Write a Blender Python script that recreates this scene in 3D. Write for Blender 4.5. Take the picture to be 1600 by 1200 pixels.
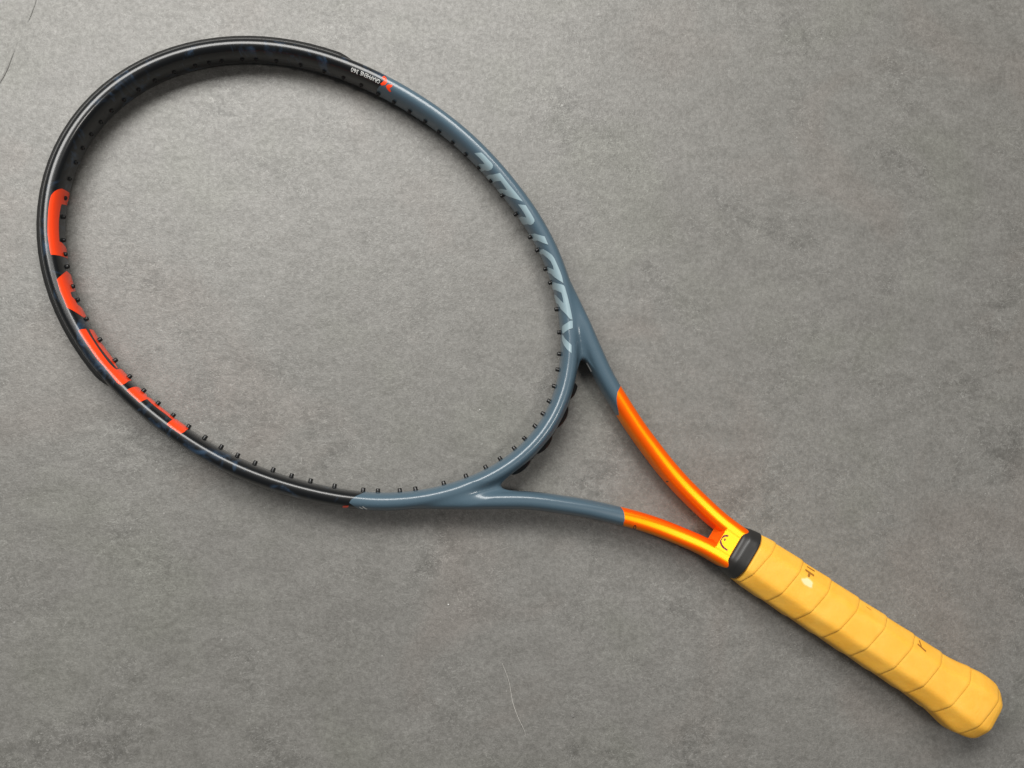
import bpy, bmesh, math
import numpy as np
from mathutils import Matrix, Vector

for o in list(bpy.data.objects):
    bpy.data.objects.remove(o, do_unlink=True)
scene = bpy.context.scene
COL = scene.collection
MM = 0.001

# ------------------------------------------------------------------ camera
# phone held about half a metre above the floor, tipped a few degrees
CAM_H, CAM_TX, CAM_TY, F_PX = 0.54659, 0.0968666, -0.1066284, 1350.0
cam = bpy.data.cameras.new('camera')
cam.sensor_fit = 'HORIZONTAL'
cam.sensor_width = 36.0
cam.lens = F_PX / 1600.0 * 36.0
cam.clip_start, cam.clip_end = 0.01, 50.0
cam_ob = bpy.data.objects.new('camera', cam)
COL.objects.link(cam_ob)
cam_ob.matrix_world = (Matrix.Translation((0, 0, CAM_H)) @ Matrix.Rotation(CAM_TX, 4, 'X') @ Matrix.Rotation(CAM_TY, 4, 'Y'))
scene.camera = cam_ob

# ------------------------------------------------------------------ light
world = bpy.data.worlds.new('World')
scene.world = world
world.use_nodes = True
bg = world.node_tree.nodes['Background']
bg.inputs['Color'].default_value = (0.93, 0.97, 1.0, 1)
bg.inputs['Strength'].default_value = 0.11

def area(name, loc, target, sx, sy, power, color):
    l = bpy.data.lights.new(name, 'AREA')
    l.shape = 'RECTANGLE'; l.size, l.size_y = sx, sy
    l.energy = power; l.color = color
    o = bpy.data.objects.new(name, l); COL.objects.link(o)
    d = Vector(target) - Vector(loc)
    o.location = loc
    o.rotation_euler = d.to_track_quat('-Z', 'Y').to_euler()
    return o
area('window_light', (-0.34, 0.84, 1.20), (-0.06, 0.02, 0.0), 1.6, 0.54, 37.0, (1.0, 0.985, 0.95))
area('ceiling_light', (0.86, -0.20, 2.0), (0.1, 0.0, 0.0), 0.36, 0.36, 8.2, (1.0, 0.96, 0.90))

vs = scene.view_settings
vs.view_transform = 'Standard'; vs.look = 'None'; vs.exposure = 0.0; vs.gamma = 1.0
vs.use_curve_mapping = False

# ------------------------------------------------------------------ node helpers
class NT:
    def __init__(self, name):
        self.m = bpy.data.materials.new(name); self.m.use_nodes = True
        self.t = self.m.node_tree; self.b = self.t.nodes['Principled BSDF']
    def n(self, typ, **kw):
        nd = self.t.nodes.new(typ)
        for k, v in kw.items():
            if k.startswith('i_'):
                key = k[2:].replace('_', ' ')
                nd.inputs[key].default_value = v
            else: setattr(nd, k, v)
        return nd
    def l(self, a, b): self.t.links.new(a, b)
    def noise(self, vec, scale, detail=4, rough=0.55, dist=0.0, typ='FBM'):
        nd = self.n('ShaderNodeTexNoise'); nd.noise_type = typ
        nd.inputs['Scale'].default_value = scale; nd.inputs['Detail'].default_value = detail
        nd.inputs['Roughness'].default_value = rough; nd.inputs['Distortion'].default_value = dist
        self.l(vec, nd.inputs['Vector']); return nd.outputs['Fac']
    def rng(self, src, a, b, c, d, smooth=False):
        nd = self.n('ShaderNodeMapRange')
        if smooth: nd.interpolation_type = 'SMOOTHSTEP'
        for i, v in zip((1, 2, 3, 4), (a, b, c, d)): nd.inputs[i].default_value = v
        self.l(src, nd.inputs[0]); return nd.outputs[0]
    def math(self, op, a, b):
        nd = self.n('ShaderNodeMath', operation=op)
        for i, v in enumerate((a, b)):
            if hasattr(v, 'links'): self.l(v, nd.inputs[i])
            else: nd.inputs[i].default_value = v
        return nd.outputs[0]
    def mix(self, fac, a, b, blend='MIX'):
        nd = self.n('ShaderNodeMix'); nd.data_type = 'RGBA'; nd.blend_type = blend
        for s, v in ((nd.inputs[0], fac), (nd.inputs[6], a), (nd.inputs[7], b)):
            if hasattr(v, 'links'): self.l(v, s)
            else: s.default_value = v if not isinstance(v, tuple) else (*v, 1)
        return nd.outputs[2]
    def set(self, key, v):
        s = self.b.inputs[key]
        if hasattr(v, 'links'): self.l(v, s)
        else: s.default_value = (*v, 1) if isinstance(v, tuple) and len(v) == 3 and s.type == 'RGBA' else v
    def bump(self, h, strength, dist):
        nd = self.n('ShaderNodeBump'); nd.inputs['Strength'].default_value = strength
        nd.inputs['Distance'].default_value = dist
        self.l(h, nd.inputs['Height']); self.l(nd.outputs[0], self.b.inputs['Normal'])

def simple(name, col, rough, spec=0.5, vary=0.12, scale=400.0, bump=0.0, **kw):
    t = NT(name); tc = t.n('ShaderNodeTexCoord').outputs['Object']
    n = t.noise(tc, scale, 4)
    lo = tuple(c * (1 - vary) for c in col); hi = tuple(min(c * (1 + vary), 1) for c in col)
    t.set('Base Color', t.mix(n, lo, hi))
    t.set('Roughness', t.rng(n, 0, 1, rough * 0.9, min(rough * 1.1, 1)))
    t.set('Specular IOR Level', spec)
    if bump: t.bump(n, bump, 0.0003)
    for k, v in kw.items(): t.set(k.replace('_', ' '), v)
    return t.m

def floor_material():
    t = NT('floor_vinyl'); g = t.n('ShaderNodeTexCoord').outputs['Object']
    mp = t.n('ShaderNodeMapping'); mp.inputs['Scale'].default_value = (0.72, 1.15, 1)
    mp.inputs['Rotation'].default_value = (0, 0, 0.05); t.l(g, mp.inputs[0]); v = mp.outputs[0]
    big = t.noise(v, 4.5, 3, 0.55, 0.3)
    cloud = t.noise(v, 19.0, 5, 0.62, 0.5)
    mid = t.noise(v, 75.0, 6, 0.70, 0.3)
    fine = t.noise(g, 330.0, 5, 0.72, 0.4)
    grain = t.noise(g, 950.0, 2, 0.6)
    fib = t.noise(v, 150.0, 5, 0.60, 1.0)
    patch = t.noise(g, 14.0, 4, 0.65, 0.5)
    base = t.mix(t.rng(big, .32, .68, 0, 1), (0.150, 0.145, 0.133), (0.176, 0.170, 0.160))
    base = t.mix(t.rng(cloud, .34, .66, 0, 1), t.mix(0.34, base, (0.117, 0.113, 0.104)), t.mix(0.34, base, (0.204, 0.199, 0.186)))
    base = t.mix(t.rng(mid, .36, .64, 0, 1), t.mix(0.30, base, (0.094, 0.090, 0.080)), t.mix(0.30, base, (0.248, 0.241, 0.226)))
    # worn, darker smudges and crisp hairline marks gather in patches
    pk = t.rng(patch, .54, .70, 0, 1, True)
    base = t.mix(t.math('MULTIPLY', pk, t.rng(mid, .45, .58, .75, 0)), base, (0.087, 0.084, 0.077))
    base = t.mix(t.rng(fine, .38, .64, 0, 1), t.mix(0.30, base, (0.086, 0.083, 0.074)), t.mix(0.25, base, (0.281, 0.274, 0.257)))
    fl = t.math('ABSOLUTE', t.math('SUBTRACT', fib, .5), 0)
    vein = t.math('MULTIPLY', t.rng(fl, 0.0, 0.012, 1, 0), t.rng(patch, .38, .62, .08, .62))
    base = t.mix(vein, base, (0.359, 0.353, 0.333))
    fib2 = t.noise(g, 95.0, 4, 0.6, 1.5)
    f2 = t.math('ABSOLUTE', t.math('SUBTRACT', fib2, .5), 0)
    base = t.mix(t.math('MULTIPLY', t.rng(f2, 0.0, 0.012, 1, 0), t.rng(patch, .48, .66, .04, .75)), base, (0.074, 0.072, 0.065))
    tint = t.noise(g, 8.0, 3, .6, .4)
    base = t.mix(t.rng(tint, .54, .66, 0, .7), base, t.mix(1.0, base, (1.045, .985, .965), 'MULTIPLY'))
    base = t.mix(t.rng(tint, .34, .46, .7, 0), base, t.mix(1.0, base, (.985, 1.01, .965), 'MULTIPLY'))
    # sparse pale flecks
    fk = t.noise(g, 420.0, 1, .4)
    base = t.mix(t.rng(fk, .775, .81, 0, .55), base, (0.390, 0.383, 0.363))
    base = t.mix(t.rng(grain, .34, .66, 0, 1), t.mix(1.0, base, (0.900, 0.900, 0.900), 'MULTIPLY'), t.mix(1.0, base, (1.09, 1.09, 1.09), 'MULTIPLY'))
    t.set('Base Color', base)
    t.set('Roughness', t.rng(fine, .3, .7, .50, .40))
    t.set('Specular IOR Level', 0.5)
    h = t.math('ADD', t.math('MULTIPLY', grain, .5), fine)
    t.bump(h, 0.45, 0.0005)
    return t.m

def frame_material():
    """lacquered graphite frame: black head, slate-blue shoulders, orange fork"""
    t = NT('frame_lacquer'); tc = t.n('ShaderNodeTexCoord').outputs['Object']
    def attr(nm):
        a = t.n('ShaderNodeAttribute'); a.attribute_name = nm; return a.outputs['Fac']
    kb = t.rng(attr('black'), -.12, .12, 0, 1); ko = t.rng(attr('orange'), -.12, .12, 0, 1)
    mp = t.n('ShaderNodeMapping'); mp.inputs['Scale'].default_value = (1, 1, .55); t.l(tc, mp.inputs[0])
    camo = t.noise(mp.outputs[0], 48.0, 3, .62, 1.6)
    camo2 = t.noise(mp.outputs[0], 160.0, 4, .6, .8)
    blk = t.mix(t.math('MULTIPLY', t.rng(camo, .54, .66, 0, 1), t.rng(camo2, .35, .6, .15, 1)), (.0045, .0052, .0060), (.024, .046, .080))
    fleck = t.noise(tc, 2600.0, 2, .5)
    blue = t.mix(t.rng(fleck, .35, .65, 0, 1), (.062, .103, .136), (.071, .115, .150))
    org = (1.0, .078, .004)
    t.set('Base Color', t.mix(ko, t.mix(kb, blue, blk), org))
    t.set('Roughness', t.rng(ko, 0, 1, .34, .40))
    t.set('Specular IOR Level', .34)
    t.set('Specular Tint', t.mix(ko, (1, 1, 1), (1.0, .80, .05)))
    t.set('Coat Weight', t.rng(ko, 0, 1, .52, .08))
    t.set('Coat Roughness', .15)
    # yellow-coloured gloss added so that highlights on the orange turn yellow
    gl = t.n('ShaderNodeBsdfGlossy'); gl.inputs['Color'].default_value = (1.0, .84, .0, 1); gl.inputs['Roughness'].default_value = .32
    mx = t.n('ShaderNodeMixShader'); t.l(t.math('MULTIPLY', ko, .25), mx.inputs[0])
    t.l(t.b.outputs[0], mx.inputs[1]); t.l(gl.outputs[0], mx.inputs[2])
    t.l(mx.outputs[0], t.t.nodes['Material Output'].inputs['Surface'])
    return t.m

def grip_material():
    t = NT('overgrip_tape'); tc = t.n('ShaderNodeTexCoord').outputs['Object']
    n1 = t.noise(tc, 70.0, 4, .6, .3); n2 = t.noise(tc, 1500.0, 3, .6)
    c = t.mix(t.rng(n1, .35, .68, 0, 1), (.98, .48, .050), (1.0, .53, .075))
    # faint soiling where the hand sits
    n3 = t.noise(tc, 26.0, 4, .65, .6)
    c = t.mix(t.rng(n3, .58, .78, 0, .30), c, (.90, .42, .045))
    t.set('Base Color', c)
    t.set('Roughness', .52); t.set('Specular IOR Level', .35)
    t.set('Subsurface Weight', .10); t.set('Subsurface Radius', (.004, .002, .0006))
    t.set('Subsurface Scale', .6)
    n4 = t.noise(tc, 210.0, 4, .6, .8)
    t.bump(t.math('ADD', t.math('MULTIPLY', n2, .5), n4), .30, .0006)
    return t.m

MAT = {
    'floor': floor_material(),
    'frame': frame_material(),
    'grip': grip_material(),
    'rubber': simple('collar_rubber', (.020, .019, .018), .42, .5, scale=900),
    'bumper': simple('bumper_plastic', (.013, .013, .013), .36, .5, .25, 700),
    'grommet': simple('grommet_plastic', (.008, .008, .008), .32, .42, .2, 900),
    'pale_blue': simple('pale_blue_print', (.265, .360, .400), .34, .5, .05, Coat_Weight=.4, Coat_Roughness=.16),
    'red': simple('red_print', (1.0, .062, .010), .36, .3, .05, Coat_Weight=.25, Coat_Roughness=.16),
    'white': simple('white_print', (.78, .78, .76), .4, .4, .04),
    'maroon': simple('maroon_print', (.16, .012, .020), .4, .4, .1),
    'black': simple('black_print', (.012, .011, .011), .4, .4, .1),
    'brown': simple('brown_print', (.40, .16, .022), .6, .3, .25, 600),
    'cream_edge': simple('cream_patch_edge', (1.0, .60, .16), .6, .3, .05),
    'cream': simple('cream_patch', (.96, .74, .40), .6, .3, .05),
    'scuff': simple('scuff_dirt', (.20, .195, .185), .8, .2, .5, 500),
    'hair': simple('hair_fibre', (.62, .60, .56), .45, .5, .1),
}

# ------------------------------------------------------------------ object helpers
def mesh_obj(name, verts, faces, mat, parent=None, smooth=True, normals=None, attrs=None):
    me = bpy.data.meshes.new(name)
    me.from_pydata([tuple(v) for v in verts] if not isinstance(verts, np.ndarray) else verts.tolist(), [],
                   faces.tolist() if isinstance(faces, np.ndarray) else faces)
    me.update()
    if smooth: me.polygons.foreach_set('use_smooth', [True] * len(me.polygons))
    if attrs:
        for k, v in attrs.items():
            a = me.attributes.new(k, 'FLOAT', 'POINT'); a.data.foreach_set('value', np.asarray(v, np.float32))
    if normals is not None: me.normals_split_custom_set_from_vertices(normals.tolist())
    if mat: me.materials.append(mat)
    o = bpy.data.objects.new(name, me); COL.objects.link(o)
    if parent: o.parent = parent
    return o

def tag(o, label, cat, group=None):
    o['label'] = label; o['category'] = cat
    if group: o['group'] = group

# ------------------------------------------------------------------ floor
s = 2.2
floor = mesh_obj('floor', [(-s, -s, 0), (s, -s, 0), (s, s, 0), (-s, s, 0)], [(0, 1, 2, 3)], MAT['floor'], smooth=False)
floor['kind'] = 'structure'
def scuff(name, pts, widths, z=0.0004):
    pts = np.array(pts, float); t = np.gradient(pts, axis=0); t /= np.linalg.norm(t, axis=1)[:, None]
    n = np.stack([-t[:, 1], t[:, 0]], 1); w = np.array(widths)[:, None] * .5
    L = pts + n * w; R = pts - n * w
    v = [(*p, z) for p in L] + [(*p, z) for p in R]; k = len(pts)
    return mesh_obj(name, v, [(i, i + 1, k + i + 1, k + i) for i in range(k - 1)], MAT['scuff'], floor, smooth=False)
scuff('scuff_mark', [(-.2395, .2985), (-.2404, .2934), (-.2418, .2887), (-.2431, .2844), (-.2445, .2810)], [.0003, .0003, .0004, .0004, .0001])
scuff('scuff_mark', [(-.2500, .2677), (-.2510, .2635), (-.2530, .2572), (-.2550, .2513), (-.2570, .2458), (-.2591, .2412), (-.2611, .2358)],
      [.0001, .0001, .0004, .0011, .0010, .0005, .0001])
HAIR = [(.0508, -.1205), (.0522, -.1239), (.0539, -.1283), (.0552, -.1327), (.0560, -.1375), (.0570, -.1433), (.0583, -.1477), (.0598, -.1519),
        (.0616, -.1559), (.0633, -.1593), (.0645, -.1623), (.0648, -.1651)]
CRUMBS = [(.0177, -.0840), (.0380, .0366), (.0946, -.1536)]

# ------------------------------------------------------------------ racket geometry (millimetres; a = along the axis towards the tip,
# w = across, z = up from the racket's mid-plane; a = 0 near the middle of the head)
CO = np.array([144.0011, 23.7831, 22.5008, 2.0918, 1.9008, -0.1476, 0.0994, -0.1779, 0.1872])
AH, BH, PH = 5.5, 10.8, 2.35                      # hoop section: half width, half height, squareness
ht = np.linspace(-np.pi, np.pi, 2401)[:-1]
hr = np.cos(np.outer(ht, np.arange(9))) @ CO
HC = np.stack([hr * np.cos(ht), hr * np.sin(ht)], 1)
HCUM = np.r_[0, np.cumsum(np.hypot(*(np.roll(HC, -1, 0) - HC).T))]
SA = np.array([-40, -58, -78, -94, -111, -128, -151, -163, -175, -190, -203, -219, -234, -250, -264, -278, -294.])
SW = np.array([115.0, 107.6, 97.4, 88.0, 76.6, 64.4, 49.2, 42.4, 36.7, 30.0, 25.0, 19.4, 15.2, 11.9, 9.6, 8.6, 8.4])
def catmull(v, n):
    k = np.linspace(0, len(v) - 1, n); i = np.clip(k.astype(int), 0, len(v) - 2); f = k - i
    p = np.r_[2 * v[0] - v[1], v, 2 * v[-1] - v[-2]]
    a, b, c, d = p[i], p[i + 1], p[i + 2], p[i + 3]
    return .5 * (2 * b + (c - a) * f + (2 * a - 5 * b + 4 * c - d) * f * f + (3 * b - a - 3 * c + d) * f ** 3)
SC = np.stack([catmull(SA, 900), catmull(SW, 900)], 1)

def nearest(C, P, closed):
    A = C; B = np.roll(C, -1, 0) if closed else np.r_[C[1:], C[-1:] + (C[-1:] - C[-2:-1]) * 1e-6]
    D = B - A; L = (D ** 2).sum(1) + 1e-12
    dist = np.empty(len(P)); side = np.empty(len(P)); par = np.empty(len(P))
    st = 6 if len(C) > 1000 else 3
    As = A[::st].astype(np.float32)
    for s0 in range(0, len(P), 20000):
        q = P[s0:s0 + 20000]; qf = q.astype(np.float32)
        j = (((qf[:, None, 0] - As[None, :, 0]) ** 2 + (qf[:, None, 1] - As[None, :, 1]) ** 2).argmin(1)) * st
        best = None
        for off in range(-st, st):
            jj = (j + off) % len(A) if closed else np.clip(j + off, 0, len(A) - 1)
            v = q - A[jj]; u = np.clip((v * D[jj]).sum(1) / L[jj], 0, 1)
            e = v - D[jj] * u[:, None]; dd = np.hypot(e[:, 0], e[:, 1])
            sg = np.sign(D[jj, 0] * v[:, 1] - D[jj, 1] * v[:, 0])
            if best is None: best = [dd, sg, jj + u]
            else:
                m = dd < best[0]
                for k, nv in enumerate((dd, sg, jj + u)): best[k] = np.where(m, nv, best[k])
        dist[s0:s0 + 20000], side[s0:s0 + 20000], par[s0:s0 + 20000] = best
    return dist, side, par

def smin(x, y, k):
    h = np.maximum(k - np.abs(x - y), 0) / k
    return np.minimum(x, y) - h * h * k * .25
def tube(d, z, a, b, p):
    return (((np.abs(d) / a) ** p + (np.abs(z) / b) ** p) ** (1 / p) - 1) * a
def sstep(e0, e1, x):
    t = np.clip((x - e0) / (e1 - e0), 0, 1); return t * t * (3 - 2 * t)
def fields(P):
    dh, sh, ph = nearest(HC, P, True)
    ds, ss, ps = nearest(SC, np.stack([P[:, 0], np.abs(P[:, 1])], 1), False)
    return dh * np.where(sh > 0, -1, 1), ds * ss, ps / (len(SC) - 1)
SEP = np.abs(nearest(HC, SC, True)[0])             # how far the shaft has split off from the hoop
SEP[:200] = np.minimum.accumulate(SEP[:200][::-1])[::-1]
def parts_F(dh, ds, ps, a, w, z):
    sep = np.interp(ps, np.linspace(0, 1, len(SEP)), SEP)
    k = sstep(-1.0, 9.0, sep); e = sstep(.52, .85, ps)
    sa, sb, sp = 3.2 + 2.4 * k, 7.2 + 3.1 * k + .3 * e, 2.5 + 1.2 * e
    f1 = tube(dh, z, AH, BH, PH)
    f2 = tube(ds, z, sa, sb, sp)
    # solid yoke where the shafts run together above the collar
    f3 = tube(np.maximum(np.abs(w) - np.interp(-a, -SC[:, 0], SC[:, 1]), 0) * .985, z, sa, sb - .05, sp) + np.maximum(a + 269.6, 0) * 1.5
    # low web in the crotch between hoop and shaft
    gap = (dh - AH) + (ds - 5.6)
    f4 = (np.maximum(np.abs(z) - (6.0 - .30 * np.clip(gap, -3, 6)), (gap - 5.0) * .5) + .14 * np.maximum(5.2 - ds, 0) ** 2 + .14 * np.maximum(5.2 - dh, 0) ** 2 + np.maximum(a + 70, 0))
    return f1, f2, f3, f4, .5 + 1.9 * sstep(4.0, 10.0, sep)
def F_of(dh, ds, ps, a, w, z):
    f1, f2, f3, f4, k = parts_F(dh, ds, ps, a, w, z)
    return smin(smin(smin(f1, f2, k), f4, 3.4), f3, .12)
def F_pts(P):
    dh, ds, ps = fields(P[:, :2]); return F_of(dh, ds, ps, P[:, 0], P[:, 1], P[:, 2])
def grad_pts(P, h=.03):
    g = np.empty_like(P); q = P[:, :2]
    for k in range(2):
        e = np.zeros(3); e[k] = h
        g[:, k] = (F_pts(P + e) - F_pts(P - e)) / (2 * h)
    dh, ds, ps = fields(q)
    g[:, 2] = (F_of(dh, ds, ps, P[:, 0], P[:, 1], P[:, 2] + h) - F_of(dh, ds, ps, P[:, 0], P[:, 1], P[:, 2] - h)) / (2 * h)
    return g
def project(P, it=3):
    for _ in range(it):
        g = grad_pts(P); P = P - g * (F_pts(P) / ((g ** 2).sum(1) + 1e-9))[:, None]
    return P, g / np.linalg.norm(g, axis=1)[:, None]

# racket pose on the floor: lies on its head and its flared butt, so the mid-plane rises slightly towards the handle
PHI, SLOPE, ZC, C0 = 2.55431934, 0.0105, 13.0, (-40.05298, 104.83721)
ex = np.array([math.cos(PHI) * math.cos(SLOPE), math.sin(PHI) * math.cos(SLOPE), -math.sin(SLOPE)])
ny = np.array([-math.sin(PHI), math.cos(PHI), 0.0]); kz = np.cross(ex, ny)
ORIG = np.array([ex[2], ny[2], kz[2]]) * ZC
def loc(P): return (np.asarray(P, float) + ORIG) * MM     # racket millimetres -> object space of the empty
racket = bpy.data.objects.new('tennis_racket', None); COL.objects.link(racket)
racket.empty_display_size = .1
racket.matrix_world = Matrix(((ex[0], ny[0], kz[0], C0[0] * MM), (ex[1], ny[1], kz[1], C0[1] * MM),
                              (ex[2], ny[2], kz[2], 0.0), (0, 0, 0, 1)))
tag(racket, 'unstrung tennis racket with slate-blue frame, orange throat and yellow grip lying on grey floor', 'tennis racket')

def build_frame():
    """moulded frame as one smooth implicit solid (surface nets), cut into hoop, bridge and the two shafts"""
    h = .7
    a0, w0, z0 = -292.5, -134.0, -12.6
    na, nw, nz = int((210 - a0) / h), int(268 / h), int(25.2 / h) + 1
    ga = a0 + h * np.arange(na); gw = w0 + h * np.arange(nw); gz = z0 + h * np.arange(nz)
    AA, WW = np.meshgrid(ga, gw, indexing='ij')
    th = np.arctan2(WW, AA); rr = np.hypot(AA, WW)
    near = np.abs(rr - np.interp(th, np.r_[ht, np.pi], np.r_[hr, hr[0]])) < 13
    cw = np.interp(-AA, -SA, SW); near |= (AA < -35) & (np.abs(np.abs(WW) - cw) < 13)
    near |= (AA < -255) & (np.abs(WW) < 20)
    idx = np.nonzero(near.ravel())[0]
    P2 = np.stack([AA.ravel()[idx], WW.ravel()[idx]], 1)
    dh, ds, ps = fields(P2)
    V = F_of(dh[:, None], ds[:, None], ps[:, None], P2[:, :1], P2[:, 1:], gz[None, :]).astype(np.float32)
    V += 0.0
    Fg = np.full((na * nw, nz), 5.0, np.float32); Fg[idx] = V
    Fg = Fg.reshape(na, nw, nz)
    Fg[:, :, 0] = 5; Fg[:, :, -1] = 5; Fg[0] = 5
    S = Fg < 0
    cs = np.zeros((na - 1, nw - 1, nz - 1), np.uint8)
    for i in (0, 1):
        for j in (0, 1):
            for k in (0, 1):
                cs += S[i:na - 1 + i, j:nw - 1 + j, k:nz - 1 + k]
    act = (cs > 0) & (cs < 8)
    ci, cj, ck = np.nonzero(act)
    vid = np.full(act.shape, -1, np.int32); vid[ci, cj, ck] = np.arange(len(ci))
    acc = np.zeros((len(ci), 3)); cnt = np.zeros(len(ci))
    for ax in range(3):
        o1, o2 = [x for x in range(3) if x != ax]
        for u in (0, 1):
            for v in (0, 1):
                c0 = [ci, cj, ck]; d = [0, 0, 0]; d[o1] = u; d[o2] = v
                p0 = [c + e for c, e in zip(c0, d)]; d1 = list(d); d1[ax] = 1
                p1 = [c + e for c, e in zip(c0, d1)]
                f0 = Fg[tuple(p0)]; f1 = Fg[tuple(p1)]
                m = (f0 < 0) != (f1 < 0); t = np.where(m, f0 / np.where(m, f0 - f1, 1), 0)
                pos = np.zeros((len(ci), 3)); pos[:, o1] = u; pos[:, o2] = v; pos[:, ax] = t
                acc[m] += pos[m]; cnt[m] += 1
    P = (np.stack([ci, cj, ck], 1) + acc / cnt[:, None]) * h + np.array([a0, w0, z0])
    quads = []
    for ax in range(3):
        o1, o2 = [(1, 2), (2, 0), (0, 1)][ax]
        sl0 = [slice(None)] * 3; sl1 = [slice(None)] * 3
        sl0[ax] = slice(0, -1); sl1[ax] = slice(1, None)
        A, B = S[tuple(sl0)], S[tuple(sl1)]
        e = np.stack(np.nonzero(A != B), 1)
        e = e[(e[:, o1] > 0) & (e[:, o2] > 0) & (e[:, o1] < Fg.shape[o1] - 1) & (e[:, o2] < Fg.shape[o2] - 1)]
        ins = A[tuple(e.T)]
        def cid(d1, d2):
            q = e.copy(); q[:, o1] -= d1; q[:, o2] -= d2; return vid[tuple(q.T)]
        q = np.stack([cid(1, 1), cid(0, 1), cid(0, 0), cid(1, 0)], 1)
        q[~ins] = q[~ins][:, ::-1]
        quads.append(q)
    Q = np.concatenate(quads); Q = Q[(Q >= 0).all(1)]
    P, N = project(P, 2)
    dh, ds, ps = fields(P[:, :2])
    # sand the fillets where the shafts leave the hoop, as a moulding would be
    wgt = sstep(12.5, 8.5, np.abs(dh)) * sstep(12.5, 8.5, np.abs(ds)) * sstep(-60, -78, P[:, 0]) * sstep(-168, -156, P[:, 0])
    sel = (wgt[Q] > 0).any(1); q = Q[sel]
    u, inv = np.unique(q, return_inverse=True); inv = inv.reshape(-1, 4); n = len(u)
    e0 = np.concatenate([inv[:, k] for k in range(4)]); e1 = np.concatenate([inv[:, (k + 1) % 4] for k in range(4)])
    deg = np.maximum(np.bincount(e0, minlength=n) + np.bincount(e1, minlength=n), 1)
    X = P[u].copy(); wu = wgt[u][:, None] * .5
    for _ in range(36):
        av = np.stack([np.bincount(e0, X[e1, c], n) + np.bincount(e1, X[e0, c], n) for c in range(3)], 1) / deg[:, None]
        X += (av - X) * wu
    P[u] = X
    fnv = np.cross(X[inv[:, 2]] - X[inv[:, 0]], X[inv[:, 3]] - X[inv[:, 1]])
    vn = np.stack([np.bincount(inv.ravel(), np.repeat(fnv[:, c], 4), n) for c in range(3)], 1)
    vn /= np.linalg.norm(vn, axis=1)[:, None] + 1e-9
    if (vn * N[u]).sum() < 0: vn = -vn
    bl = sstep(0, .3, wgt[u])[:, None]
    nn = N[u] * (1 - bl) + vn * bl; N[u] = nn / np.linalg.norm(nn, axis=1)[:, None]
    f1, f2, f3, _, _ = parts_F(dh, ds, ps, P[:, 0], P[:, 1], P[:, 2])
    hoopish = f1 <= np.minimum(f2, f3)
    thd = np.degrees(np.arctan2(P[:, 1], P[:, 0]))
    up = P[:, 1] < 0
    tb = np.where(up, np.interp(dh, [-5.5, -4.4, -2.6, .1, 2.7, 5.5], [62.0, 62.7, 63.7, 64.8, 64.3, 63.8]),
                  np.interp(dh, [-5.5, -4.85, -2.7, -.6, .6, 1.8, 3.4, 5.5], [127.2, 126.8, 124.9, 123.7, 123.4, 123.1, 124.3, 125.6]))
    black = np.where(np.abs(thd) < 150, (tb - np.abs(thd)) * 2.3, -9)
    ob = np.where(up, np.interp(ds, [-5.6, -2.6, 0, 2.3, 3.9, 4.9, 5.5, 5.7], [-167.6, -167.3, -167.5, -169, -171.5, -174.7, -177, -175.6]),
                  np.interp(ds, [-5.6, -3.7, -1.6, .6, 3.1, 5.0], [-215.2, -213.5, -212.8, -211.5, -209.7, -207.8]))
    orange = np.where(P[:, 0] < -140, ob - P[:, 0], -9)
    # which named part each face belongs to
    fc = Q[:, 0]
    cls = np.where(hoopish[fc], np.where(np.abs(thd[fc]) > 163, 1, 0), np.where(P[fc, 1] > 0, 2, 3))
    for c, nm in ((0, 'hoop'), (1, 'bridge'), (2, 'shaft'), (3, 'shaft')):
        q = Q[cls == c]; u, inv = np.unique(q, return_inverse=True)
        mesh_obj(nm, loc(P[u]), inv.reshape(-1, 4), MAT['frame'], racket, normals=N[u],
                 attrs={'black': np.clip(black[u], -9, 9), 'orange': np.clip(orange[u], -9, 9)})
build_frame()

# ------------------------------------------------------------------ hoop sweeps, printed marks
def hoop_at(u):
    """centre point and outward normal of the hoop at arc length u (mm from the bridge's middle)"""
    u = np.asarray(u, float) % HCUM[-1]
    k = np.interp(u, HCUM, np.arange(len(HCUM)))
    i = k.astype(int) % len(HC); f = (k - k.astype(int))[:, None]
    C = HC[i] * (1 - f) + HC[(i + 1) % len(HC)] * f
    T = HC[(i + 3) % len(HC)] - HC[(i - 2) % len(HC)]; T /= np.linalg.norm(T, axis=1)[:, None]
    return C, np.stack([T[:, 1], -T[:, 0]], 1)
def u_of_deg(deg):
    k = np.interp(np.radians(deg), np.r_[ht, np.pi], np.arange(len(ht) + 1)); return np.interp(k, np.arange(len(HCUM)), HCUM)
def sect(psi, a, b, p):
    c, s_ = np.cos(psi), np.sin(psi)
    r = (np.abs(c) ** p + np.abs(s_) ** p) ** (-1 / p)
    return a * c * r, b * s_ * r
def map_hoop(uv):
    C, n = hoop_at(uv[:, 0]); d, z = sect(np.radians(uv[:, 1]), AH, BH, PH)
    return np.concatenate([C + n * d[:, None], z[:, None]], 1)
def map_shaft(sign):
    def f(uv):
        k = np.interp(-uv[:, 0], -SC[:, 0], np.arange(len(SC))); i = np.clip(k.astype(int), 2, len(SC) - 3)
        c = np.stack([uv[:, 0], np.interp(-uv[:, 0], -SC[:, 0], SC[:, 1])], 1)
        T = SC[i + 2] - SC[i - 2]; T /= np.linalg.norm(T, axis=1)[:, None]
        n = np.stack([-T[:, 1], T[:, 0]], 1)
        d, z = sect(np.radians(uv[:, 1]), 5.6, 10.3, 2.8)
        p = c + n * d[:, None]; p[:, 1] *= sign
        return np.concatenate([p, z[:, None]], 1)
    return f
def map_top(uv):
    return np.concatenate([uv, np.full((len(uv), 1), 10.6)], 1)

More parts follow.
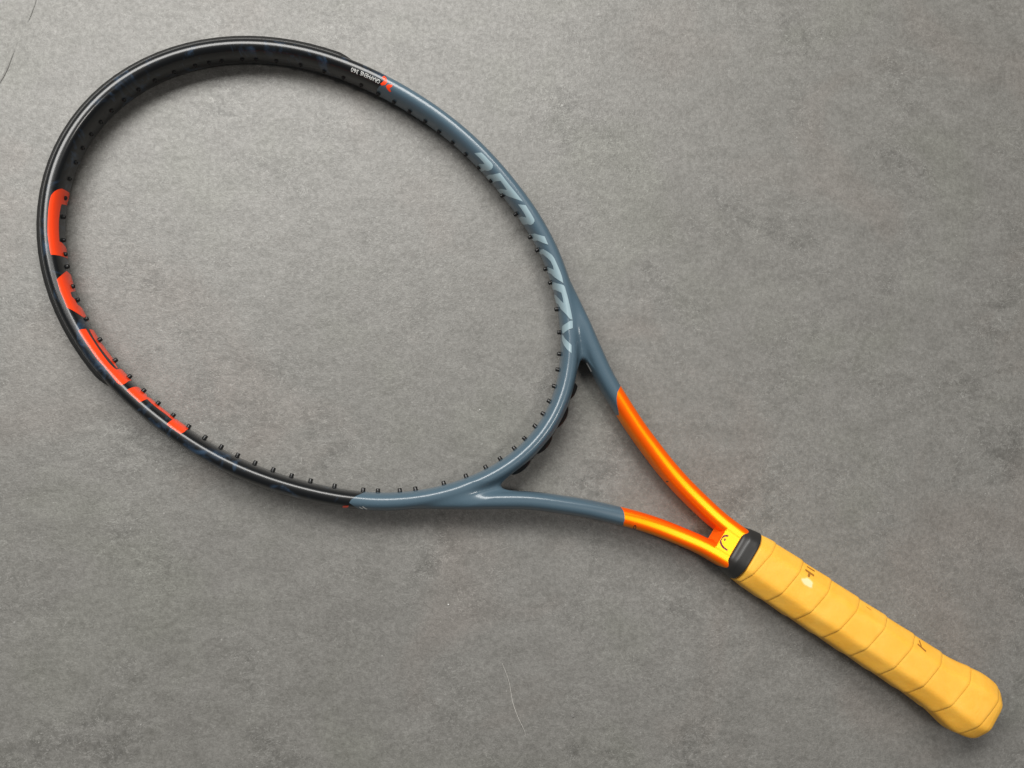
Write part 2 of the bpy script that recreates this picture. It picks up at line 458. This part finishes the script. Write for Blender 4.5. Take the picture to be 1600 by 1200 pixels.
def fill(poly, su, sv):
    """triangulate a 2D outline and slice it into small facets so that it can wrap a curved surface"""
    bm = bmesh.new(); vs_ = [bm.verts.new((x, y, 0)) for x, y in poly]
    es = [bm.edges.new((vs_[i], vs_[(i + 1) % len(vs_)])) for i in range(len(vs_))]
    bmesh.ops.triangle_fill(bm, use_beauty=True, edges=es)
    return slice_bm(bm, su, sv)
def slice_bm(bm, su, sv):
    xs = [v.co.x for v in bm.verts]; ys = [v.co.y for v in bm.verts]
    for ax, (lo, hi, st) in enumerate(((min(xs), max(xs), su), (min(ys), max(ys), sv))):
        no = (1, 0, 0) if ax == 0 else (0, 1, 0)
        for c in np.arange(math.ceil(lo / st) * st, hi, st):
            bmesh.ops.bisect_plane(bm, geom=bm.verts[:] + bm.edges[:] + bm.faces[:], plane_co=(c, c, 0), plane_no=no, dist=1e-6)
    bmesh.ops.triangulate(bm, faces=bm.faces[:])
    bm.verts.index_update()
    V = np.array([v.co[:2] for v in bm.verts]); Fc = [[v.index for v in f.verts] for f in bm.faces]
    bm.free(); return V, Fc
def decal(name, V, Fc, mapper, mat, label=None, lift=.09, parent=None):
    P, N = project(mapper(V), 3)
    P = P + N * lift
    t0 = P[[f[0] for f in Fc]]; t1 = P[[f[1] for f in Fc]]; t2 = P[[f[2] for f in Fc]]
    n = np.cross(t1 - t0, t2 - t0); flip = (n * N[[f[0] for f in Fc]]).sum(1) < 0
    Fc = [f[::-1] if k else f for f, k in zip(Fc, flip)]
    o = mesh_obj(name, loc(P), Fc, mat, parent or racket, normals=N)
    if label: o['label'] = label
    return o

# outlines on the surface: (arc length mm, angle round the section) or (along, across)
RADICAL_SHAPES = [
    [(193.03,133),(191.02,115.4),(189.59,101.9),(186.49,100.3),(182.85,101.1),(180.08,100),(178.68,104.4),(177.83,115.7),(177.88,129.9),(179.16,146.5),(181.8,165),(184.61,-178.5),(188.16,-162.3),(191.09,-145.3),(193.69,-144.8),(189.25,177.1),(186.4,154.6),(183.43,133.8),(185.49,131),(188.97,131.6)],
    [(180.78,-163.1),(177.38,159.6),(175.13,139),(173.24,117.3),(172.3,101.8),(170,101.4),(166.44,103.3),(162.52,103.8),(158.74,102.6),(155.42,101.6),(149.18,98.8),(152.69,120),(157.01,143.6),(161.48,166.6),(164.36,-172.7),(168.27,-160),(172.69,-158.5),(169.83,-172.5),(165.43,158.2),(161.53,132),(165.02,129.9),(168.63,128.4),(171.12,153.2),(173.91,177.1),(177.48,-167.5)],
    [(149.96,131.6),(147.97,114.4),(146.34,97.9),(144.7,98.2),(142.73,98.7),(140.77,99.1),(138.33,100.3),(135.88,101.3),(134.82,106.1),(133.95,121.2),(134.44,135.7),(136.5,151.7),(139.82,169.6),(143.09,-170.4),(145.82,-163.3),(145.39,173.7),(142.68,154.4),(139.94,134),(142.63,131.4),(145.53,130.6)],
    [(136.95,-156.6),(132.99,172.2),(128.51,141.7),(126.25,125.7),(124.4,110.1),(123.3,98.5),(120.8,99.4),(117.55,101.6),(120.07,123.4),(123.78,146.8),(127.69,174.5),(130.86,-169.7),(134.48,-157.8)],
    [(120.56,169.8),(116.72,137.5),(113.2,118),(110.41,105.3),(107.87,100.1),(106.05,99.3),(104.22,98.3),(102.07,96.7),(99.92,94.7),(97.68,94.2),(95.45,93.4),(93.46,95.3),(91.45,96.6),(93.86,116.9),(97.12,138),(100.71,155.9),(104.23,170.2),(105.9,163.5),(103.52,142.5),(101.71,127.3),(103.99,124.5),(107.48,127.1),(110.14,136.1),(114.31,155.6),(117.67,174.5)],
    [(95.48,163.8),(92.72,132.8),(90.12,98.4),(88.99,93.6),(86.18,92.7),(83.67,90.8),(81.21,89.6),(78.47,88.6),(75.73,87),(73.47,85.8),(71.21,84.1),(67.92,82.1),(68.26,97.3),(72.21,120.5),(76.07,145.2),(80.08,160.7),(83.69,177.1),(87.17,-178.1),(89.51,-177.1),(86.43,164.8),(82.81,143.2),(79.14,123.1),(82.49,121.1),(85.99,122.5),(87.65,137.4),(90.05,165.2),(92.3,178.3)],
    [(64.97,152.9),(65.9,127.4),(67.35,96.7),(67.34,82),(64.98,83.7),(62.62,85.2),(62.03,109.8),(60.08,148.4),(60.85,157)],
    [(59.76,153),(56.45,135.5),(53.99,114.7),(52.13,96.1),(49.72,95.5),(46.94,94.1),(49.11,119.5),(52.24,142.2),(55.86,159.5),(58.45,161.4)],
]
HEAD_SHAPES = [
    [(524.91,106.3),(521.02,107.6),(517.94,111.1),(515.43,121.5),(513.39,133.8),(511.59,151.3),(510.71,172.4),(510.97,-169.8),(512.28,-155),(514.29,-156.5),(515.74,-179.5),(517.3,171.1),(519.03,173.8),(520.83,165.1),(522.34,161.2),(526.87,158.1),(531.62,156.3),(536.26,155.5),(539.32,155.8),(542.92,155.5),(545.39,155.2),(545.35,168),(546.81,169.6),(547.12,-172.5),(549.95,-161.6),(552.29,-164.3),(553.72,-179.4),(554.75,162.5),(554.94,138),(554.78,107.7),(552.25,106),(547.22,105),(542.81,103.1),(539.67,103.7),(537.9,104.1),(534.95,104.8),(532.01,105.1),(527.59,105.7)],
    [(570.52,107.5),(567.91,133.1),(563.81,169),(565,-172.8),(567.43,-164.2),(571.5,-162.5),(573.39,-169.7),(575.57,170.6),(578.42,154),(581.4,151.4),(583.26,164.4),(586.46,167.1),(587.86,-178),(591.8,-176.2),(595.48,-167.2),(596.69,171.3),(594.77,155.8),(592.64,139),(590.5,123.4),(588.4,106.7),(584.98,108.6),(582.15,107.9),(579.3,106.6),(576.82,106.4),(574.7,107.4),(571.68,109.1)],
    [(603.89,105.2),(603.84,123.2),(604.04,142.3),(608.37,141.9),(613.99,140.5),(621.92,138.1),(629.31,136.1),(633.23,139.2),(634.93,144.9),(634.65,155.5),(633.13,-172.2),(636.29,-162.1),(642.67,179.5),(644.2,167.2),(645.56,127.2),(645.36,105.1),(642.79,97.3),(636.7,103.1),(630.04,104.6),(624.27,101),(617.3,103.3),(611.11,104.2),(606.72,104.8)],
    [(604.03,159.7),(602.62,-169.6),(607.44,-175.1),(612.18,-177.6),(615.86,170.9),(616.94,-177.7),(621.38,-177),(627.57,179.2),(630.2,168.7),(634.24,158.5),(633.86,152),(629.99,153.7),(623.55,153.2),(616.92,151.7),(609.75,153.5)],
    [(649.54,104.8),(649.73,131.6),(649.5,164),(649.2,-173.3),(652.24,177.4),(654.43,175.3),(658.3,163.7),(659.72,173.4),(666.22,173.7),(670.05,177.8),(673.81,177.3),(677,-175.7),(679.67,163.3),(680.65,-175.6),(686.07,173.4),(690.16,165.7),(690.96,127.3),(690.18,104.3),(685.95,103.9),(683.23,103.3),(680.42,103.7),(680.31,129.1),(680.19,146.6),(674.13,149.2),(669.38,145.7),(664.87,145.9),(660.49,147.6),(660.39,124.6),(659.93,102.7),(657.14,104.2),(652.95,104.1)],
]
CROSS_SHAPES = [
    [(267.68,83.4),(267,64.2),(265.2,73.4),(263.35,97),(263.82,114.9),(265.7,126.4),(267.02,122.7),(265.53,100.2),(265.74,92.6)],
    [(263.08,120),(262.49,107.4),(259.76,94.6),(259.48,106.5),(260.53,119.9),(258.86,131.1),(259.86,137.5),(261.82,130.2)],
]
REDDASH_SHAPES = [
    [(793.21,36.7),(793.96,47.1),(796.88,53.8),(796.57,39),(793.47,11.9)],
]
SLASH_SHAPES = [
    [(802.83,52.4),(803.52,52.3),(805.41,39.4),(804.67,34)],
    [(804.63,57.2),(805.32,57.7),(807.88,40.3),(807.02,34.6)],
]
EMBLEM_SHAPES = [
    [(-272.41,-3.91),(-271.36,-3.55),(-270.34,-2.86),(-269.63,-1.57),(-269.34,0.16),(-269.44,1.82),(-270.22,3.08),(-271.45,3.96),(-272.8,4.6),(-274.51,4.79),(-276.55,4.77),(-276.64,3.67),(-274.67,3.67),(-273.16,3.42),(-271.96,2.82),(-270.86,2.02),(-270.28,1.24),(-270.21,0.32),(-270.47,-0.98),(-271.06,-1.96),(-271.87,-2.49),(-272.81,-2.81)],
    [(-271.18,-0.28),(-271.64,-1.15),(-272.37,-0.8),(-272.39,0.22),(-271.76,0.5)],
]
ZERO_SHAPES = [
    [(-220.5,132.8),(-220.81,140.7),(-221.1,150.4),(-221.42,163.3),(-221.87,-178.5),(-221.5,-178.7),(-220.39,163),(-219.56,150.1),(-219.01,140.4),(-219.35,138.6),(-219.65,143.9),(-220.02,149.2),(-220.36,152.7),(-220.58,153.3),(-220.61,150.1),(-220.53,145.1),(-220.37,139.8),(-220.15,134.5)],
    [(-219.01,140.4),(-218.7,132.5),(-218.63,126.5),(-218.75,122.2),(-219.01,119.9),(-219.36,119.9),(-219.76,122.3),(-220.15,126.6),(-220.5,132.8),(-220.15,134.5),(-219.91,130.2),(-219.66,127.1),(-219.43,125.5),(-219.24,125.4),(-219.1,126.7),(-219.06,129.5),(-219.15,133.6),(-219.35,138.6)],
]
TICK_SHAPES = [
    [(-226.6,-13.5),(-225.69,11.8),(-226.08,32.4),(-226.47,21.3)],
]
LABEL_SHAPES = [
    [(-151.6,38.4),(-166.17,33.7),(-166.34,45.5),(-151.87,49)],
]
WHITELINE_SHAPES = [
    [(-145.82,-7.6),(-145.93,8.3),(-151.09,3.7),(-151.12,-14.3)],
]


def wrap(poly):
    q = [(u, p + 360 if p < 0 else p) for u, p in poly]
    return [(u, p + 34 if p > 169 else p) for u, p in q]
for poly, ch in zip(RADICAL_SHAPES, ('L', 'A', 'C', 'I', 'D', 'A', 'R', 'R')):
    V, Fc = fill(wrap(poly), 2.5, 9.0)
    decal('letter', V, Fc, map_hoop, MAT['pale_blue'], 'pale blue letter %s printed on the slate-blue hoop' % ch)
for poly, ch in zip(HEAD_SHAPES, 'DAEEH'):
    V, Fc = fill(wrap(poly), 2.5, 9.0)
    decal('letter', V, Fc, map_hoop, MAT['red'], 'red letter %s printed on the black hoop' % ch)
for poly in CROSS_SHAPES:
    V, Fc = fill(poly, 2.0, 8.0); decal('chevron_mark', V, Fc, map_hoop, MAT['red'], 'small red chevron where black meets slate blue')
for poly in REDDASH_SHAPES:
    V, Fc = fill(poly, 2.0, 8.0); decal('dash_mark', V, Fc, map_hoop, MAT['red'], 'short red dash on the outer wall of the hoop')
for poly in SLASH_SHAPES:
    V, Fc = fill(poly, 2.0, 8.0); decal('slash_mark', V, Fc, map_hoop, MAT['white'])
for poly in EMBLEM_SHAPES:
    V, Fc = fill(poly, 1.0, 1.0); decal('emblem', V, Fc, map_top, MAT['maroon'], 'maroon curved emblem on the throat beside the collar')
for poly in ZERO_SHAPES:
    V, Fc = fill([(u, p + 360 if p < 0 else p) for u, p in poly], 1.0, 8.0)
    decal('digit', V, Fc, map_shaft(1), MAT['black'], 'black numeral 0 on the orange shaft')
for poly in TICK_SHAPES:
    V, Fc = fill(poly, 1.0, 8.0); decal('tick_mark', V, Fc, map_shaft(-1), MAT['black'])
for poly in LABEL_SHAPES:
    V, Fc = fill([(u, p - 27) for u, p in poly], 2.0, 8.0); lb = decal('label_strip', V, Fc, map_shaft(1), MAT['black'], 'thin black label strip on the inner side of the shaft')
    for a0_ in np.arange(-152.6, -165.0, -1.5):
        V, Fc = fill([(a0_, 14), (a0_ - 1.0, 14), (a0_ - 1.0, 17), (a0_, 17)], 1.0, 8.0)
        decal('print_mark', V, Fc, map_shaft(1), MAT['white'], lift=.16, parent=lb)
for poly in WHITELINE_SHAPES:
    V, Fc = fill(poly, 2.0, 8.0); decal('line_mark', V, Fc, map_shaft(-1), MAT['white'])


def line_text(body, u0, u1, psi, height_deg):
    """small block capitals on the inner wall of the hoop; reads from u0 to u1, tops towards the floor"""
    cu = bpy.data.curves.new('lettering', 'FONT'); cu.body = body; cu.resolution_u = 3
    ob = bpy.data.objects.new('lettering', cu); COL.objects.link(ob)
    me = ob.to_mesh().copy() if False else bpy.data.meshes.new_from_object(ob.evaluated_get(bpy.context.evaluated_depsgraph_get()))
    bm = bmesh.new(); bm.from_mesh(me)
    xs = [v.co.x for v in bm.verts]; x0, x1 = min(xs), max(xs)
    ys = [v.co.y for v in bm.verts]; y0, y1 = min(ys), max(ys)
    for v in bm.verts:
        v.co = ((u0 + (v.co.x - x0) / (x1 - x0) * (u1 - u0)), psi + (v.co.y - y0) / (y1 - y0) * height_deg, 0)
    V, Fc = slice_bm(bm, 2.0, 12.0)
    bpy.data.objects.remove(ob); bpy.data.meshes.remove(me)
    return decal('lettering', V, Fc, map_hoop, MAT['white'], 'tiny white lettering GRAPHENE 360 on the black hoop')
line_text('GRAPHENE', 267.6, 281.0, 104.0, 22.0)
line_text('360', 282.4, 287.2, 106.0, 22.0)

# ------------------------------------------------------------------ bumper guard round the tip
def sweep(name, us, prof, mat, scale=None, wave=None, label=None):
    C, n = hoop_at(us); prof = np.array(prof, float); m = len(prof)
    V = []
    for i in range(len(us)):
        d = prof[:, 0].copy(); z = prof[:, 1].copy()
        if scale is not None:
            d = 3.6 + (d - 3.6) * scale[i]; z = z * (.75 + .25 * scale[i])
        if wave is not None: d = d + np.where(d > 5.8, wave[i], 0)
        for k in range(m): V.append((C[i, 0] + n[i, 0] * d[k], C[i, 1] + n[i, 1] * d[k], z[k]))
    Fc = [(i * m + k, i * m + (k + 1) % m, (i + 1) * m + (k + 1) % m, (i + 1) * m + k) for i in range(len(us) - 1) for k in range(m)]
    Fc += [tuple(range(m))[::-1], tuple(range((len(us) - 1) * m, len(us) * m))]
    o = mesh_obj(name, loc(V), Fc, mat, racket)
    if label: o['label'] = label
    return o
ub0, ub1 = u_of_deg(-58.5), u_of_deg(57.5)
us = np.linspace(ub0, ub1, 420)
sc = sstep(0, 20, us - ub0) * sstep(0, 20, ub1 - us)
wv = .07 * np.maximum(0, np.sin(us * 2 * np.pi / 9.0)) ** 3
bprof = [(3.4, 8.6), (4.4, 8.3), (5.0, 7.7), (5.3, 7.0), (5.7, 6.6), (6.6, 6.2), (7.2, 5.4), (7.4, 4.4), (7.15, 4.0), (7.45, 3.5), (7.7, 2.0),
         (7.7, -2.0), (7.45, -3.5), (7.15, -4.0), (7.4, -4.4), (7.2, -5.4), (6.6, -6.2), (5.7, -6.6), (5.3, -7.0), (5.0, -7.7), (4.4, -8.3), (3.4, -8.6)]
bumper = sweep('bumper_guard', us, bprof, MAT['bumper'], sc, wv, 'black plastic bumper guard wrapped round the tip')

# ------------------------------------------------------------------ grommets (one per string hole) and the scalloped strip on the bridge
GROMMET_DEG = [-177.89, -174.11, -169.79, -165.14, -160.85, -154.96, -148.43, -140.53, -136.3, -130.12, -125.63, -117.28, -110.16, -104.38, -98.78,
    -93.15, -87.81, -82.69, -77.73, -72.63, -67.79, -63.22, -58.57, -54.02, -49.43, -44.15, -38.98, -34.85, -32.07, -28.04, -25.55, -22.81, -18.6,
    -14.62, -11.05, -7.66, -4.54, -1.55, 1.43, 4.54, 7.62, 11.01, 14.81, 18.48, 23.02, 25.8, 28.25, 32.33, 35.19, 39.42, 44.54, 50.01, 54.78,
    59.32, 63.83, 68.52, 73.41, 78.5, 83.59, 88.69, 94.05, 99.59, 105.18, 110.87, 117.92, 126.21, 130.43, 136.57, 140.92, 148.77, 155.02, 160.77,
    165.21, 169.92, 173.74, 178.1]
def grommet_mesh():
    prof = [(-1.5, 1.55), (.1, 1.55), (.25, 1.36), (1.9, 1.26), (2.2, 1.12), (2.25, .95), (2.1, .74), (.6, .70)]
    V, Fc, n = [], [], 14
    for x, r in prof:
        for k in range(n):
            t = 2 * math.pi * k / n; V.append((x * MM, r * math.cos(t) * MM, r * math.sin(t) * MM))
    for i in range(len(prof) - 1):
        for k in range(n): Fc.append((i * n + k, i * n + (k + 1) % n, (i + 1) * n + (k + 1) % n, (i + 1) * n + k))
    Fc.append(tuple((len(prof) - 1) * n + k for k in range(n)))
    me = bpy.data.meshes.new('grommet'); me.from_pydata(V, [], Fc); me.update()
    me.polygons.foreach_set('use_smooth', [True] * len(me.polygons)); me.materials.append(MAT['grommet'])
    return me
gme = grommet_mesh()
rng = np.random.default_rng(4)
gu = u_of_deg(np.array(GROMMET_DEG)); gC, gn = hoop_at(gu)
for i in range(len(gu)):
    ob = bpy.data.objects.new('grommet', gme); COL.objects.link(ob); ob.parent = racket
    x = Vector((-gn[i, 0], -gn[i, 1], 0)); z = Vector((0, 0, 1)); y = z.cross(x)
    p = loc((gC[i, 0] - gn[i, 0] * AH, gC[i, 1] - gn[i, 1] * AH, 0.0))
    R = Matrix((x, y, z)).transposed().to_4x4()
    tilt = Matrix.Rotation(rng.normal(0, .035), 4, 'Y') @ Matrix.Rotation(rng.normal(0, .05), 4, 'Z') @ Matrix.Rotation(rng.uniform(0, 1), 4, 'X')
    short = Matrix.Diagonal((.45 if -62 < GROMMET_DEG[i] < 18 else (.7 if -110 < GROMMET_DEG[i] < 40 else 1.0), 1, 1, 1))
    ob.matrix_local = Matrix.Translation(p) @ R @ tilt @ short
us = np.linspace(u_of_deg(164.5), u_of_deg(-167.2) + HCUM[-1], 220)
deg_u = {d: (u_of_deg(d) + (HCUM[-1] if d < 0 else 0)) for d in (-168.9, -176.3, 175.9, 168.3)}
bumps = sum(np.clip(1 - ((us - c) / 7.0) ** 2, 0, 1) ** .8 for c in deg_u.values())
ends = sstep(0, 3, us - us[0]) * sstep(0, 3, us[-1] - us)
C, n = hoop_at(us); V = []
for i in range(len(us)):
    top = 5.0 + (.9 + 1.9 * bumps[i]) * ends[i]; hz = (3.0 + .6 * bumps[i])
    for d, z in ((4.2, hz + .9), (top - .9, hz - .5), (top - .3, hz - 1.1), (top, hz - 1.9), (top, -hz + 1.9), (top - .3, -hz + 1.1), (top - .9, -hz + .5), (4.2, -hz - .9)):
        V.append((C[i, 0] + n[i, 0] * d, C[i, 1] + n[i, 1] * d, z))
m = 8
Fc = [(i * m + k, i * m + (k + 1) % m, (i + 1) * m + (k + 1) % m, (i + 1) * m + k) for i in range(len(us) - 1) for k in range(m)]
Fc += [tuple(range(m))[::-1], tuple(range((len(us) - 1) * m, len(us) * m))]
o = mesh_obj('grommet_strip', loc(V), Fc, MAT['grommet'], racket, smooth=False); o['label'] = 'black scalloped grommet strip on the outside of the bridge'

# ------------------------------------------------------------------ handle: rubber collar and overgrip
def octa(phi, hw, hh, hb, m):
    acc = np.zeros_like(phi)
    for k, d in zip(range(8), (hw, hb, hh, hb, hw, hb, hh, hb)):
        acc += (np.maximum(np.cos(phi - k * math.pi / 4), 0) / d) ** m
    return acc ** (-1 / m)
def loft(name, rings, n, mat, disp=None, m=24, label=None, bev=1.035):
    """rings: (a, half width, half height); disp(a, phi) adds millimetres outwards"""
    phi = np.linspace(0, 2 * np.pi, n + 1)[:-1]; V = []
    for a, hw, hh in rings:
        r = octa(phi, hw, hh, (hw + hh) * .5 * bev, m)
        if disp is not None: r = r + disp(a, phi) * min(1, hw / 10)
        V.append(np.stack([np.full(n, a), r * np.cos(phi), r * np.sin(phi)], 1))
    V = np.concatenate(V); k = len(rings)
    i, j = np.meshgrid(np.arange(k - 1), np.arange(n), indexing='ij'); j2 = (j + 1) % n
    Q = np.stack([i * n + j, (i + 1) * n + j, (i + 1) * n + j2, i * n + j2], -1).reshape(-1, 4).tolist()
    Q += [tuple(range(n)), tuple(range((k - 1) * n, k * n))[::-1]]
    o = mesh_obj(name, loc(V), Q, mat, racket)
    if label: o['label'] = label
    return o
def dense(keys, step):
    keys = np.array(keys, float); L = np.r_[0, np.cumsum(np.linalg.norm(np.diff(keys, axis=0), axis=1))]
    t = np.arange(0, L[-1], step); t = np.r_[t, L[-1]]
    return np.stack([np.interp(t, L, keys[:, k]) for k in range(3)], 1)
ck = [(-279.6, 13.2, 10.6), (-279.9, 14.0, 11.6), (-280.4, 14.4, 12.1), (-281.4, 14.7, 12.8), (-282.6, 15.1, 13.9), (-283.5, 15.4, 14.6), (-284.4, 15.6, 14.95),
      (-286.5, 15.95, 15.3), (-288.6, 16.35, 15.7), (-290.0, 16.55, 15.85), (-290.6, 16.35, 15.65), (-290.8, 15.6, 14.8), (-290.8, 12, 11)]
loft('collar', dense(ck, .35), 128, MAT['rubber'], m=14, bev=1.10, label='black rubber collar at the top of the grip')
PITCH, A_SEAM = 20.9, -319.0
def wrapdisp(a, phi):
    # phi: 0 = +w side, 90 deg = up; seams run back towards the butt on the -w side
    t = (A_SEAM - a) / PITCH + (math.pi / 2 - phi) / (2 * math.pi)
    t = t + .012 * np.sin(phi * 2 + a * .05) + .008 * math.sin(a * .21)
    f = t - np.floor(t)                                   # 0 just past a seam (butt side) .. 1 at the next edge
    h = .58 * f ** 1.5 - .13 * np.exp(-(f / .05) ** 2)
    h -= .34 * np.clip((f - .90) / .10, 0, 1) ** 2
    soft = .10 * np.sin(phi * 5 + a * .11) * np.sin(a * .083 + phi * 2)
    return (h + soft) * np.clip((-291.0 - a) / 4.0, 0, 1)
gk = [(-290.7, 11.0, 10.4), (-290.9, 15.0, 14.0), (-292.2, 16.2, 15.2), (-300, 16.8, 15.5), (-425, 16.8, 15.55), (-434, 17.0, 15.6), (-441, 17.7, 15.9), (-447, 18.7, 16.4),
      (-452, 19.6, 16.9), (-456, 20.2, 17.1), (-461, 20.2, 17.0), (-466, 19.5, 16.5), (-469.8, 18.4, 15.6), (-472.4, 16.8, 14.3), (-474.0, 14.4, 12.4),
      (-474.8, 11.0, 9.4), (-475.1, 5.0, 4.4), (-475.2, .4, .4)]
gks = dense(gk, .38)
kern = np.hanning(25); kern /= kern.sum()
for c in (1, 2):
    sm = np.convolve(np.pad(gks[:, c], 12, mode='edge'), kern, mode='valid')
    ok = sstep(-297, -301, gks[:, 0]) * sstep(-472, -467, gks[:, 0])
    gks[:, c] = gks[:, c] * (1 - ok) + sm * ok
loft('overgrip', gks, 180, MAT['grip'], wrapdisp, m=20, label='yellow overgrip tape wound in a spiral over the handle')

def grip_radius(a, phi):
    hw = np.interp(-a, -gks[20:-40, 0], gks[20:-40, 1]); hh = np.interp(-a, -gks[20:-40, 0], gks[20:-40, 2])
    return np.array([octa(np.array([p]), w_, h_, (w_ + h_) * .5 * 1.035, 20)[0] + wrapdisp(a_, np.array([p]))[0] for a_, p, w_, h_ in zip(a, phi, hw, hh)])
def grip_decal(name, poly, mat, label=None, lift=.14):
    """poly in (a mm, millimetres round the section from the top, + towards +w)"""
    V, Fc = fill(poly, .6, .6)
    phi = math.pi / 2 - V[:, 1] / 16.6
    r = grip_radius(V[:, 0], phi) + lift
    P = np.stack([V[:, 0], r * np.cos(phi), r * np.sin(phi)], 1)
    t0, t1, t2 = (P[[f[k] for f in Fc]] for k in range(3))
    n = np.cross(t1 - t0, t2 - t0); c = (t0 + t1 + t2) / 3; c[:, 0] = 0
    Fc = [f[::-1] if (a * b).sum() < 0 else f for f, a, b in zip(Fc, n, c)]
    o = mesh_obj(name, loc(P), Fc, mat, racket)
    if label: o['label'] = label
def bar(p, q, w):
    p, q = np.array(p, float), np.array(q, float); t = (q - p) / np.linalg.norm(q - p); n = np.array([-t[1], t[0]]) * w / 2
    return [tuple(x) for x in (p + n, p - t * w * .2, p - n, q - n, q + t * w * .2, q + n)]
def blob(c, ra, rw, seed):
    g = np.random.default_rng(seed); t = np.linspace(0, 2 * np.pi, 26)[:-1]
    k = 1 + .10 * np.sin(3 * t + g.uniform(0, 6)) + .07 * np.sin(5 * t + g.uniform(0, 6))
    return [(c[0] + ra * k_ * math.cos(a), c[1] + rw * k_ * math.sin(a)) for a, k_ in zip(t, k)]
lab = 'brown printed mark on the overgrip below the collar'
grip_decal('print_mark', bar((-324.2, -13.3), (-330.2, -12.9), 1.7), MAT['brown'], lab)
grip_decal('print_mark', bar((-327.0, -12.0), (-326.6, -9.4), 1.5), MAT['brown'], lab)
grip_decal('print_mark', bar((-325.2, -17.0), (-330.6, -17.0), 1.1), MAT['brown'], lab)
grip_decal('pale_patch', blob((-327.4, -5.9), 4.3, 2.7, 3), MAT['cream_edge'], 'soft pale rim of the cream patch', .10)  # cream patch on the tape, over a slightly larger and yellower rim
grip_decal('pale_patch', blob((-327.4, -5.9), 3.6, 2.0, 3), MAT['cream'], 'pale cream patch on the overgrip')
lab = 'brown printed mark on the overgrip near the butt'
grip_decal('print_mark', bar((-408.2, -13.2), (-414.0, -11.5), 1.3), MAT['brown'], lab)
grip_decal('print_mark', bar((-410.8, -13.3), (-409.6, -17.2), .95), MAT['brown'], lab)
grip_decal('print_mark', bar((-369.6, -16.0), (-373.2, -15.6), .35), MAT['brown'])

# ------------------------------------------------------------------ small litter on the floor
def strand(name, pts, rad):
    pts = np.array(pts, float); k = 60
    xy = np.stack([catmull(pts[:, 0], k), catmull(pts[:, 1], k)], 1)
    t = np.gradient(xy, axis=0); t /= np.linalg.norm(t, axis=1)[:, None]; n = np.stack([-t[:, 1], t[:, 0]], 1)
    V, Fc, m = [], [], 6
    for i in range(k):
        zc = rad + .0006 * (.5 + .5 * math.sin(i * .17)); r = rad * (.5 + .5 * math.sin(math.pi * min(max(i / (k - 1), .05), .95)) ** .5)
        for j in range(m):
            b = 2 * math.pi * j / m; V.append((*(xy[i] + n[i] * r * math.cos(b)), zc + r * math.sin(b)))
    for i in range(k - 1):
        for j in range(m): Fc.append((i * m + j, i * m + (j + 1) % m, (i + 1) * m + (j + 1) % m, (i + 1) * m + j))
    return mesh_obj(name, V, Fc, MAT['hair'])
h = strand('hair_strand', HAIR, .00014)
tag(h, 'single pale hair lying curved on the grey floor below the racket', 'hair')
def crumb(loc_, r, flat, mat, label, seed):
    bm = bmesh.new(); bmesh.ops.create_icosphere(bm, subdivisions=2, radius=r); g = np.random.default_rng(seed)
    for v in bm.verts:
        v.co *= 1 + g.uniform(-.25, .25); v.co.z *= flat[1]; v.co.x *= flat[0]
    me = bpy.data.meshes.new('crumb'); bm.to_mesh(me); bm.free(); me.materials.append(mat)
    o = bpy.data.objects.new('crumb', me); COL.objects.link(o); o.location = (*loc_, r * flat[1] * .9)
    tag(o, label, 'crumb'); return o
c = crumb(CRUMBS[0], .00042, (1, 1), MAT['white'], 'tiny white crumb on the floor left of the pale hair', 1)
c = crumb(CRUMBS[1], .00038, (1, 1), MAT['white'], 'tiny white crumb on the floor inside the racket head', 2)
c = crumb(CRUMBS[2], .0008, (1.9, .45), MAT['scuff'], 'dark sliver on the floor right of the pale hair', 3)
c.rotation_euler.z = -.5
